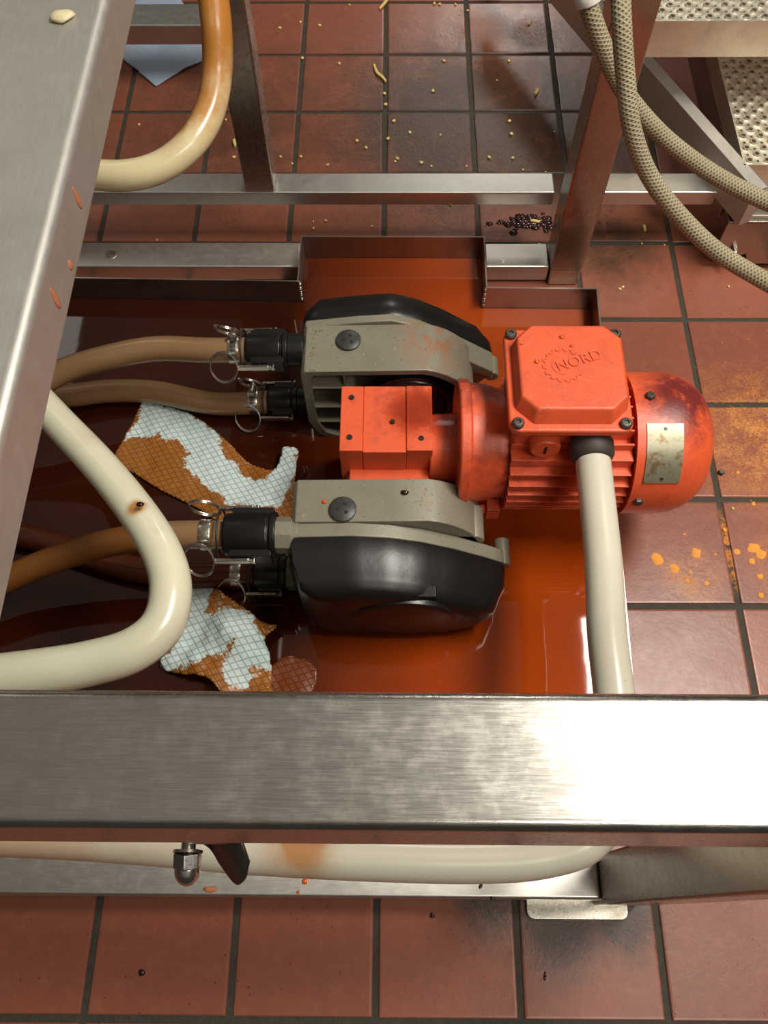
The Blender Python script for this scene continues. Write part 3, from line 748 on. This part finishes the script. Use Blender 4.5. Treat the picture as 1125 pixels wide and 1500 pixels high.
# ------------------------------------------------------------------ wipes
def inside(p, poly):
    x, y = p; c = False; n = len(poly)
    for i in range(n):
        (x0, y0), (x1, y1) = poly[i], poly[(i + 1) % n]
        if (y0 > y) != (y1 > y) and x < (x1 - x0) * (y - y0) / (y1 - y0) + x0: c = not c
    return c
def pdist(p, poly):
    P = Vector(p); best = 9
    for a, b in zip(poly, poly[1:] + poly[:1]):
        a, b = Vector(a), Vector(b); t = max(0, min(1, (P - a).dot(b - a) / max((b - a).length_squared, 1e-12))); best = min(best, (P - a - (b - a) * t).length)
    return -best if inside(p, poly) else best
def cloth(name, outline, z, label, mat, clean=(), step=.003, amp=.006, seed=0, zf=None, rot=.35, cat='paper wipe'):
    O = [tuple(at(x, y, z).xy) for x, y in outline]; O = [tuple(v.xy) for v in crspline([Vector((*p, 0)) for p in O + O[:1]], 5)][:-1]
    CL = [[tuple(at(x, y, z).xy) for x, y in c] for c in clean]
    bm = NB(); uvl = bm.loops.layers.uv.new('uv'); sl = bm.verts.layers.float.new('stain')
    xs = [p[0] for p in O]; ys = [p[1] for p in O]; V = {}
    nx = int((max(xs) - min(xs)) / step) + 2; ny = int((max(ys) - min(ys)) / step) + 2
    def vert(i, j):
        if (i, j) in V: return V[i, j]
        p = Vector((min(xs) + i * step, min(ys) + j * step)); d = pdist(tuple(p), O)
        if d > 0:                      # pull outside points onto the outline
            best = None
            for a, b in zip(O, O[1:] + O[:1]):
                a, b = Vector(a), Vector(b); t = max(0, min(1, (p - a).dot(b - a) / max((b - a).length_squared, 1e-12))); q = a + (b - a) * t
                if best is None or (q - p).length < (best - p).length: best = q
            p = best
        h = noise.noise(Vector((p.x * 22 + seed, p.y * 22, seed))) * amp + noise.noise(Vector((p.x * 70, p.y * 70, seed + 5))) * amp * .25
        zz = z + amp * .9 + h + (zf(p) if zf else 0)
        v = bm.verts.new((p.x, p.y, max(z, zz)))
        v[sl] = 1 if not CL else max(0, min(1, .5 + min(pdist(tuple(p), c) for c in CL) / .03))
        V[i, j] = v; return v
    cr, sr = math.cos(rot), math.sin(rot)
    for i in range(nx):
        for j in range(ny):
            c = (min(xs) + (i + .5) * step, min(ys) + (j + .5) * step)
            if pdist(c, O) > 0: continue
            q = [vert(i, j), vert(i + 1, j), vert(i + 1, j + 1), vert(i, j + 1)]
            if len({tuple(v.co) for v in q}) < 4: continue
            f = bm.faces.new(q)
            for l in f.loops: x, y = l.vert.co.xy; l[uvl].uv = (x * cr - y * sr, x * sr + y * cr)
    o = finish(name, bm, mat)
    for p in o.data.polygons: p.use_smooth = True
    m = o.modifiers.new('thick', 'SOLIDIFY'); m.thickness = .0008
    c = Vector((sum(xs) / len(xs), sum(ys) / len(ys), z)); o.data.transform(Matrix.Translation(-c)); o.location = c
    return tag(o, label, cat)
LZ = .0208
cloth('paper_wipe', [(210, 589), (250, 597), (290, 614), (325, 640), (360, 676), (385, 690), (404, 694), (413, 680), (416, 665), (428, 666), (440, 672), (434, 705), (430, 760), (400, 800), (350, 790), (300, 752), (240, 722), (196, 695), (169, 676), (184, 640)], LZ,
      'blue and white patterned wipe with brown soaked patches beside the front pump head', 'wipe',
      [[(210, 588), (255, 595), (304, 620), (324, 644), (328, 664), (352, 692), (380, 706), (404, 700), (414, 666), (440, 668), (440, 700), (415, 738), (398, 745), (345, 742), (296, 712), (272, 684), (276, 668), (260, 648), (224, 638), (182, 648)]], amp=.005, seed=3,
      zf=lambda p: .02 * max(0, 1 - (p - at(428, 680, LZ).xy).length / .06))
cloth('paper_wipe', [(262, 905), (272, 860), (275, 848), (298, 856), (322, 870), (350, 888), (372, 905), (385, 918), (410, 924), (392, 944), (398, 965), (400, 1000), (395, 1030), (340, 1030), (310, 1000), (270, 992), (238, 978), (252, 940)], LZ,
      'crumpled patterned wipe with ochre stains lying right of the cream hose bend', 'wipe',
      [[(255, 840), (300, 850), (318, 872), (300, 905), (250, 930)], [(280, 915), (350, 900), (365, 903), (385, 935), (398, 960), (396, 985), (372, 982), (365, 1010), (335, 1010), (330, 990), (345, 965), (350, 950), (320, 965), (290, 985), (240, 982), (262, 940)]], amp=.015, seed=9,
      zf=lambda p: .022 * max(0, 1 - (p - at(335, 930, LZ).xy).length / .07))
cloth('paper_wipe', [(398, 975), (420, 962), (445, 966), (460, 975), (465, 990), (458, 1015), (440, 1040), (400, 1040), (392, 1010)], LZ,
      'small soaked brown wipe sunk in the liquid next to the front beam', 'wipe_wet', [[(0, 0), (1, 0), (1, 1)]], amp=.004, seed=14)
cloth('blue_paper', [(228, 128), (200, 104), (172, 76), (185, 30), (200, -4), (240, -12), (268, 4), (290, 50), (302, 84), (268, 104)], .001,
      'pale blue paper sheet on the tiles, partly under the rear stand rail', 'blue_paper', [], amp=.003, seed=21, cat='paper')

# ------------------------------------------------------------------ braided hoses, upper right
hose('braided_hose', A((845, -60, .52), (861, 5, .50), (880, 60, .47), (905, 118, .43), (938, 165, .40), (985, 212, .37), (1050, 258, .34), (1125, 296, .32), (1210, 330, .30)), .0098, 'braid',
     'thicker braided beige hose with a white collar crossing in front of the rear leg', n=24)
bm = NB(); tube(bm, A((838, -75, .53), (846, -50, .52), (859, -5, .505), (862, 8, .499)), .0122, 20, 8); col = finish('hose_collar', bm, 'white_tape', loc=tuple(at(855, -20, .51)))
bh = [o for o in S.objects if o.get('label', '').startswith('thicker braided')][0]
col.parent = bh; col.location = col.location - bh.location; col['label'] = 'white collar'
hose('braided_hose', A((908, -60, .56), (910, 20, .54), (916, 110, .50), (926, 190, .46), (950, 255, .42), (990, 310, .39), (1050, 368, .36), (1125, 414, .34), (1210, 460, .32)), .0092, 'braid',
     'thinner dull braided hose sagging from the top across to the right edge', n=24)

# ------------------------------------------------------------------ rolling step, upper right
st = empty('rolling_step', (.55, -.5, 0), 'steel rolling step with perforated non-slip treads at the upper right corner', 'step')
def tread(x0, y0, x1, y1, z, th):
    bm = NB(); c = .0125; nx = int((x1 - x0) / c); ny = int((y1 - y0) / c); GV = {}
    def gv(x, y):
        k = (round(x, 5), round(y, 5))
        if k not in GV: GV[k] = bm.verts.new((k[0], k[1], z))
        return GV[k]
    for i in range(nx):
        for j in range(ny):
            X, Y = x0 + i * c, y0 + j * c; big = (i + j) % 2 == 0
            per = [gv(X, Y), gv(X + c / 2, Y), gv(X + c, Y), gv(X + c, Y + c / 2), gv(X + c, Y + c), gv(X + c / 2, Y + c), gv(X, Y + c), gv(X, Y + c / 2)]
            cx, cy = X + c / 2, Y + c / 2
            R_ = [(.0058, z + .0004), (.0046, z + .0022), (.0036, z + .0022), (.0034, z - .002)] if big else [(.0022, z - .0004), (.0018, z - .002)]
            q = per
            for r, zz in R_:
                w = [bm.verts.new((cx + r * math.cos(a), cy + r * math.sin(a), zz)) for a in [math.radians(-135 + 45 * k) for k in range(8)]]
                for k in range(8): bm.faces.new((q[k], q[(k + 1) % 8], w[(k + 1) % 8], w[k]))
                q = w
    X1, Y1 = x0 + nx * c, y0 + ny * c
    t = .0025
    box(bm, (x0 - t, y0 - t, z - th), (x0, Y1, z + .0003)); box(bm, (X1, y0 - t, z - th), (X1 + t, Y1, z + .0003))
    box(bm, (x0 - t, y0 - t, z - th), (X1, y0, z + .0003)); box(bm, (x0 - t, Y1, z - th), (X1 + t, Y1 + t, z + .0003))
    return finish('tread', bm, 'steel_tread', st, smooth=True)
tread(.362, -.510, .80, -.12, .30, .052)
xl = (at(1049, 77, .17).x + at(1094, 238, .17).x) / 2; yl = at(1094, 240, .17).y
tread(xl, yl, .80, -.30, .17, .03)
part('side_panel', (xl - .004, yl, .085), (xl - .0005, -.12, .14), 'steel_dark', st, .001)
part('side_frame', (xl + .03, yl + .01, .06), (.80, yl + .045, .138), 'steel_x', st)
# diagonal brace
a, b = at(1118, 271, .17), at(862, -18, .17); d = (b - a); d.z = 0; L = d.length; ang = math.atan2(d.y, d.x)
MB_ = Matrix.Translation((a.x, a.y, 0)) @ Matrix.Rotation(ang, 4, 'Z')
bm = NB(); box(bm, (-.005, -.004, .104), (L + .30, .016, .170), 0, MB_); finish('diagonal_brace', bm, 'steel_y', st, .001)
# caster at the near corner
cs = empty('caster', tuple(at(1100, 330, .0)), 'caster with plated bracket and black wheel below the perforated step at the right edge', 'caster')
p = at(1085, 300, .10)
bm = NB(); prism(bm, [(p.x - .030, p.y + .030), (p.x - .036, p.y + .018), (p.x - .026, p.y + .004), (p.x + .0, p.y - .028), (p.x + .09, p.y - .028), (p.x + .09, p.y + .030)], 'Z', .100, .106)
finish('mounting_plate', bm, 'steel_dark', cs, .001)
for dx, dy in ((-.024, .016), (-.014, .006)):
    bm = NB(); lathe(bm, (p.x + dx, p.y + dy, .106), (0, 0, 1), [(0, .003), (.002, .003), (.003, .0015)], 12); finish('rivet', bm, 'nickel', cs)
q = at(1052, 345, .06)
bm = NB(); YW = q.y - .012
prism(bm, [(q.x, .030), (q.x, .098), (q.x + .13, .098), (q.x + .13, .012), (q.x + .060, .012), (q.x + .05, .034), (q.x + .034, .026), (q.x + .018, .018)], 'Y', YW, YW + .003)
prism(bm, [(q.x, .070), (q.x, .098), (q.x + .13, .098), (q.x + .13, .070)], 'Y', YW + .040, YW + .043)
box(bm, (q.x, YW, .096), (q.x + .13, YW + .043, .100))
finish('fork', bm, 'steel_z', cs, .0006)
bm = NB(); lathe(bm, (q.x + .085, YW + .008, .037), (0, 1, 0), [(0, .012), (0, .030), (.003, .0365), (.023, .0365), (.026, .030), (.026, .012)], 40); finish('wheel', bm, 'black_rubber', cs)
bm = NB(); lathe(bm, (q.x + .028, YW, .045), (0, -1, 0), [(0, .0055), (.004, .0055), (.004, .0035), (.009, .0035), (.010, .0025)], 6); finish('bolt', bm, 'chrome', cs)

# ------------------------------------------------------------------ bolt and hose saddle under the front beam
sd = empty('hose_saddle', (-.09, -1.575, .42), 'dark hose saddle with a dome nut gripping the conduit under the front beam', 'hose clamp')
p = at(275, 1250, .42); 
bm = NB(); lathe(bm, (p.x, p.y + .012, .42), (0, -1, 0), [(0, .011), (.004, .011), (.004, .0045), (.010, .0045), (.010, .010), (.0118, .010)], 28); finish('washer', bm, 'nickel', sd)
bm = NB(); c0 = Vector((p.x, p.y + .001, .42)); cyl(bm, (p.x, p.y + .04, .42), (p.x, p.y, .42), .005, 16); lathe(bm, c0, (0, -1, -.35), [(0, .0098), (.0095, .0098), (.0105, .0085)], 6, ph=.5)
lathe(bm, c0 + Vector((0, -.0090, -.0032)), (0, -1, -.35), [(0, .0086), (.004, .0085), (.007, .0078), (.0095, .0062), (.0115, .0040), (.0125, .0015)], 24); finish('dome_nut', bm, 'chrome', sd, .0006)
bm = NB()
for k, (xx, w) in enumerate(((p.x + .018, .012),)):
    pts = []
    path = crspline([(p.x - .012, p.y + .012, .405), (p.x + .008, p.y + .006, .400), (p.x + .018, p.y - .006, .396), (p.x + .030, p.y - .018, .400), (p.x + .038, p.y - .016, .410), (p.x + .042, p.y - .006, .42)], 6)
    lo = [bm.verts.new(v + Vector((0, .0, 0))) for v in path]; hi = [bm.verts.new(v + Vector((-.012, .034, .024))) for v in path]
    for i in range(len(path) - 1): bm.faces.new((lo[i], lo[i + 1], hi[i + 1], hi[i]))
sa = finish('saddle_strap', bm, 'dark_bolt', sd); mm = sa.modifiers.new('thick', 'SOLIDIFY'); mm.thickness = .002

# ------------------------------------------------------------------ crumbs, shreds, drops
def lump(name, p, sx, sy, sz, mat, label, cat, group=None, rz=0, seed=0, parent=None):
    bm = NB(); bmesh.ops.create_icosphere(bm, subdivisions=2, radius=1)
    for v in bm.verts:
        k = 1 + .35 * noise.noise(v.co * 1.3 + Vector((seed * 3.1, seed, 0))); v.co = Vector((v.co.x * sx * k, v.co.y * sy * k, v.co.z * sz * k + sz * .7))
        v.co.z = max(v.co.z, 0)
    bm.transform(Matrix.Rotation(rz, 4, 'Z')); me = bpy.data.meshes.new(name); bm.to_mesh(me); bm.free()
    for f in me.polygons: f.use_smooth = True
    me.materials.append(M[mat]); o = bpy.data.objects.new(name, me); o.location = p; COL.objects.link(o)
    return tag(o, label, cat, group)
def shred(px, sh_label, r=.0028):
    pts = [at(x, y, r) for x, y in px]; bm = NB(); tube(bm, pts, lambda t: r * (.75 + .35 * math.sin(PI * min(max(t, .05), .95))), 10, 5)
    tag(finish('cheese_shred', bm, 'crumb', loc=tuple(pts[0])), sh_label, 'food scrap')
shred([(548, 95), (552, 106), (560, 113), (565, 119)], 'longest pale cheese shred lying on the tiles beside the grout line behind the frame')
shred([(569, -3), (563, 5), (556, 13)], 'pale cheese shred on the tiles cut by the top edge of the photo')
shred([(778, 30), (774, 36)], 'short cheese shred on the wet shining tile near the rear leg', .0024)
shred([(788, 130), (784, 138)], 'bent cheese shred on the tiles left of the rear right leg', .0030)
shred([(777, 323), (784, 324), (791, 325)], 'cheese shred in the wet dark residue between the rails', .0026)
shred([(943, 330), (945, 338)], 'cheese shred on the ribbed shadowed tiles right of the rear leg', .0026)
shred([(343, 205), (345, 214)], 'pale scrap against the left rear leg', .0034)
CR_ = [(468, 38), (443, 86), (644, 7), (636, 6), (650, 90), (563, 138), (634, 134), (497, 94), (577, 178), (565, 154), (568, 204), (523, 207), (536, 217), (480, 242), (582, 233), (579, 237), (617, 239), (632, 244), (667, 7), (673, 21), (685, 16), (745, 90), (728, 118), (746, 178), (749, 197), (716, 231), (751, 232), (766, 249), (683, 244), (684, 270), (477, 324), (459, 325), (459, 335), (428, 240), (441, 230), (411, 230), (440, 33), (410, 42), (730, 43), (812, 193), (799, 252), (940, 357), (973, 359), (331, 176), (343, 231), (204, 183), (512, 8), (600, 195), (645, 198), (660, 300), (545, 332), (230, 352), (1073, 745), (908, 424), (912, 421), (1067, 420), (790, 360)]
base = None
for i, (x, y) in enumerate(CR_):
    s = random.choice((.0014, .0018, .0022, .0028)) if i > 12 else .0028
    p = at(x, y, 0)
    if base is None or i < 6:
        o = lump('crumb', p, s * 1.3, s, s * .8, 'crumb', '', 'crumb', 'pale crumbs scattered on the tiles', random.random() * 3, i)
        if i < 6: base = (base or []) + [o]
    else:
        o = random.choice(base).copy(); COL.objects.link(o); o.location = p; k = s / .0028; o.scale = (k, k, k); o.rotation_euler.z = random.random() * 6
    o['label'] = 'tiny pale food crumb scattered on the dirty tile floor around the frame legs'
tag(lump('butter_blob', at(91, 27, .627), .0095, .0075, .0030, 'butter', '', '', seed=4, rz=.4), 'pale butter smear on top of the side beam at upper left', 'food scrap')
for i, (x, y, sx, lb) in enumerate(((447, 1291, .0030, 'larger orange sauce drop on the front lower rail'), (437, 1307, .0017, 'smaller orange sauce drop on the front lower rail'))):
    lump('sauce_drop', at(x, y, .048), sx, sx, sx * .5, 'orange_drop', lb, 'drop', seed=i)
lump('sauce_smear', at(308, 1303, .048), .007, .003, .0012, 'smear', 'ochre smear on the front lower rail beside the dome nut', 'smear', seed=8)
for i, (x, y, s, lb) in enumerate(((823, 494, .0030, 'biggest orange drop on the terminal box lid'), (837, 507, .0024, 'orange drop right of the biggest one on the terminal box lid'), (786, 530, .0030, 'orange drop left of the gear emblem on the terminal box lid'), (764, 504, .0018, 'faint orange drop near the left edge of the terminal box lid'))):
    lump('sauce_drop', at(x, y, .3004), s, s * .8, s * .4, 'orange_drop', lb, 'drop', seed=i + 3)
# dried smears on the face of the side beam
for i, (x, y, h, lb) in enumerate(((113, 290, .010, 'long dried orange smear on the face of the side beam, topmost'), (103, 388, .004, 'small dried orange smear on the face of the side beam, middle'), (81, 437, .010, 'long dried orange smear on the face of the side beam, lowest'))):
    # the face lies in the plane x = -.203
    d = CR @ Vector(((x - 562.5) / CF, -(y - 750) / CF, -1.0)); pp = CP + d * ((-.203 - CP.x) / d.x)
    bm = NB(); bmesh.ops.create_icosphere(bm, subdivisions=2, radius=1)
    for v in bm.verts: v.co = Vector((v.co.x * .0006, v.co.y * (.0022 if v.co.z > 0 else .0034), v.co.z * h))
    me = bpy.data.meshes.new('sauce_smear'); bm.to_mesh(me); bm.free(); me.materials.append(M['smear'])
    for f in me.polygons: f.use_smooth = True
    o = bpy.data.objects.new('sauce_smear', me); o.location = (-.2028, pp.y, pp.z); COL.objects.link(o); tag(o, lb, 'smear')
lump('food_scrap', at(204, 742, .305) + Vector((.002, 0, .0035)), .0040, .0028, .0022, 'goo', 'dark brown scrap stuck on the cream hose loop', 'food scrap', seed=5)
for i, (x, y, z, sx, sy, mt, lb) in enumerate(((593, 722, .1785, .0050, .0032, 'goo', 'dark red blob on top of the front pump head'), (475, 735, .1765, .0028, .0026, 'orange_drop', 'orange drop beside the plug of the front pump head'),
        (704, 1298, .048, .0030, .0018, 'goo', 'dark bit of debris on the front lower rail near the foot plate'), (721, 1316, .048, .0018, .0028, 'goo', 'curled dark debris at the edge of the front lower rail'),
        (633, 1341, .0, .0028, .0026, 'goo', 'dark pellet on the tile left of the foot plate'), (208, 1425, .0, .0036, .0030, 'goo', 'dark chip on the second tile from the bottom left'), (798, 1430, .0, .0016, .0045, 'goo', 'brown sliver on the tile in front of the foot plate'))):
    lump('debris' if mt == 'goo' else 'sauce_drop', at(x, y, z), sx, sy, sx * .4, mt, lb, 'debris' if mt == 'goo' else 'drop', rz=.5 * i, seed=i + 20)
# small loose nut on the tiles by the motor
bm = NB(); p = at(1056, 693, 0); lathe(bm, (p.x, p.y, .0), (0, 0, 1), [(0, .0022), (0, .0045), (.004, .0045), (.005, .0038), (.005, .0022)], 6)
tag(finish('loose_nut', bm, 'dark_bolt', loc=(p.x, p.y, 0)), 'small dark loose nut on the tile right of the motor', 'nut')
# dark wet residue between the rails
c = at(770, 326, 0)
bm = NB()
for i in range(70):
    x, y = c.x + random.gauss(0, .019), c.y + random.gauss(0, .009); r = random.uniform(.0025, .006)
    m_ = Matrix.Translation((x, y, 0)) @ Matrix.Diagonal((r * 1.3, r, r * .6, 1)); bmesh.ops.create_icosphere(bm, subdivisions=2, radius=1, matrix=m_)
tag(finish('wet_residue', bm, 'goo', loc=(c.x, c.y, 0)), 'glistening dark wet residue on the tiles between the rails', 'residue', kind='stuff')
# orange powder: small heaps and scattered grains
bm = NB()
HP = [(963, 819, .011), (988, 833, .009), (1020, 810, .010), (1035, 854, .005), (1012, 838, .003), (1007, 850, .0035), (1105, 804, .012), (1080, 808, .006), (1115, 812, .010), (1102, 822, .006), (1114, 844, .006), (1115, 872, .005), (1062, 776, .004), (1081, 692, .003), (1047, 662, .002), (1003, 783, .0025), (1048, 812, .0022), (1104, 738, .004)]
def heap(x, y, r, hz):
    vs = []
    rings = [[bm.verts.new((x + r * k * (1 + .55 * noise.noise(Vector((math.cos(a) * 2 + x * 99, math.sin(a) * 2, y * 99)))) * math.cos(a), y + r * k * (1 + .55 * noise.noise(Vector((math.cos(a) * 2, math.sin(a) * 2 + y * 99, x * 77)))) * math.sin(a), h)) for a in [2 * PI * i / 12 for i in range(12)]] for k, h in ((1, 0.0001), (.6, hz * .6), (.25, hz))]
    for q, w in zip(rings, rings[1:]):
        for i in range(12): bm.faces.new((q[i], q[(i + 1) % 12], w[(i + 1) % 12], w[i]))
    bm.faces.new(rings[-1])
for x, y, r in HP:
    p = at(x, y, 0); heap(p.x, p.y, r * .7, r * .16)
    for k in range(int(60 * r / .01)):
        a = random.random() * 2 * PI; d = r * (.6 + abs(random.gauss(0, .7))); s = random.uniform(.0002, .0006)
        bmesh.ops.create_icosphere(bm, subdivisions=1, radius=s, matrix=Matrix.Translation((p.x + d * math.cos(a), p.y + d * math.sin(a), s * .6)))
for k in range(420):
    x, y = random.gauss(.555, .05), random.gauss(-.99, .07)
    if x > .66: continue
    s = random.uniform(.0003, .0011); bmesh.ops.create_icosphere(bm, subdivisions=1, radius=s, matrix=Matrix.Translation((x, y, s * .6)))
tag(finish('orange_powder', bm, 'powder', smooth=True), 'orange spice powder spilled on the tiles right of the motor', 'powder', kind='stuff')
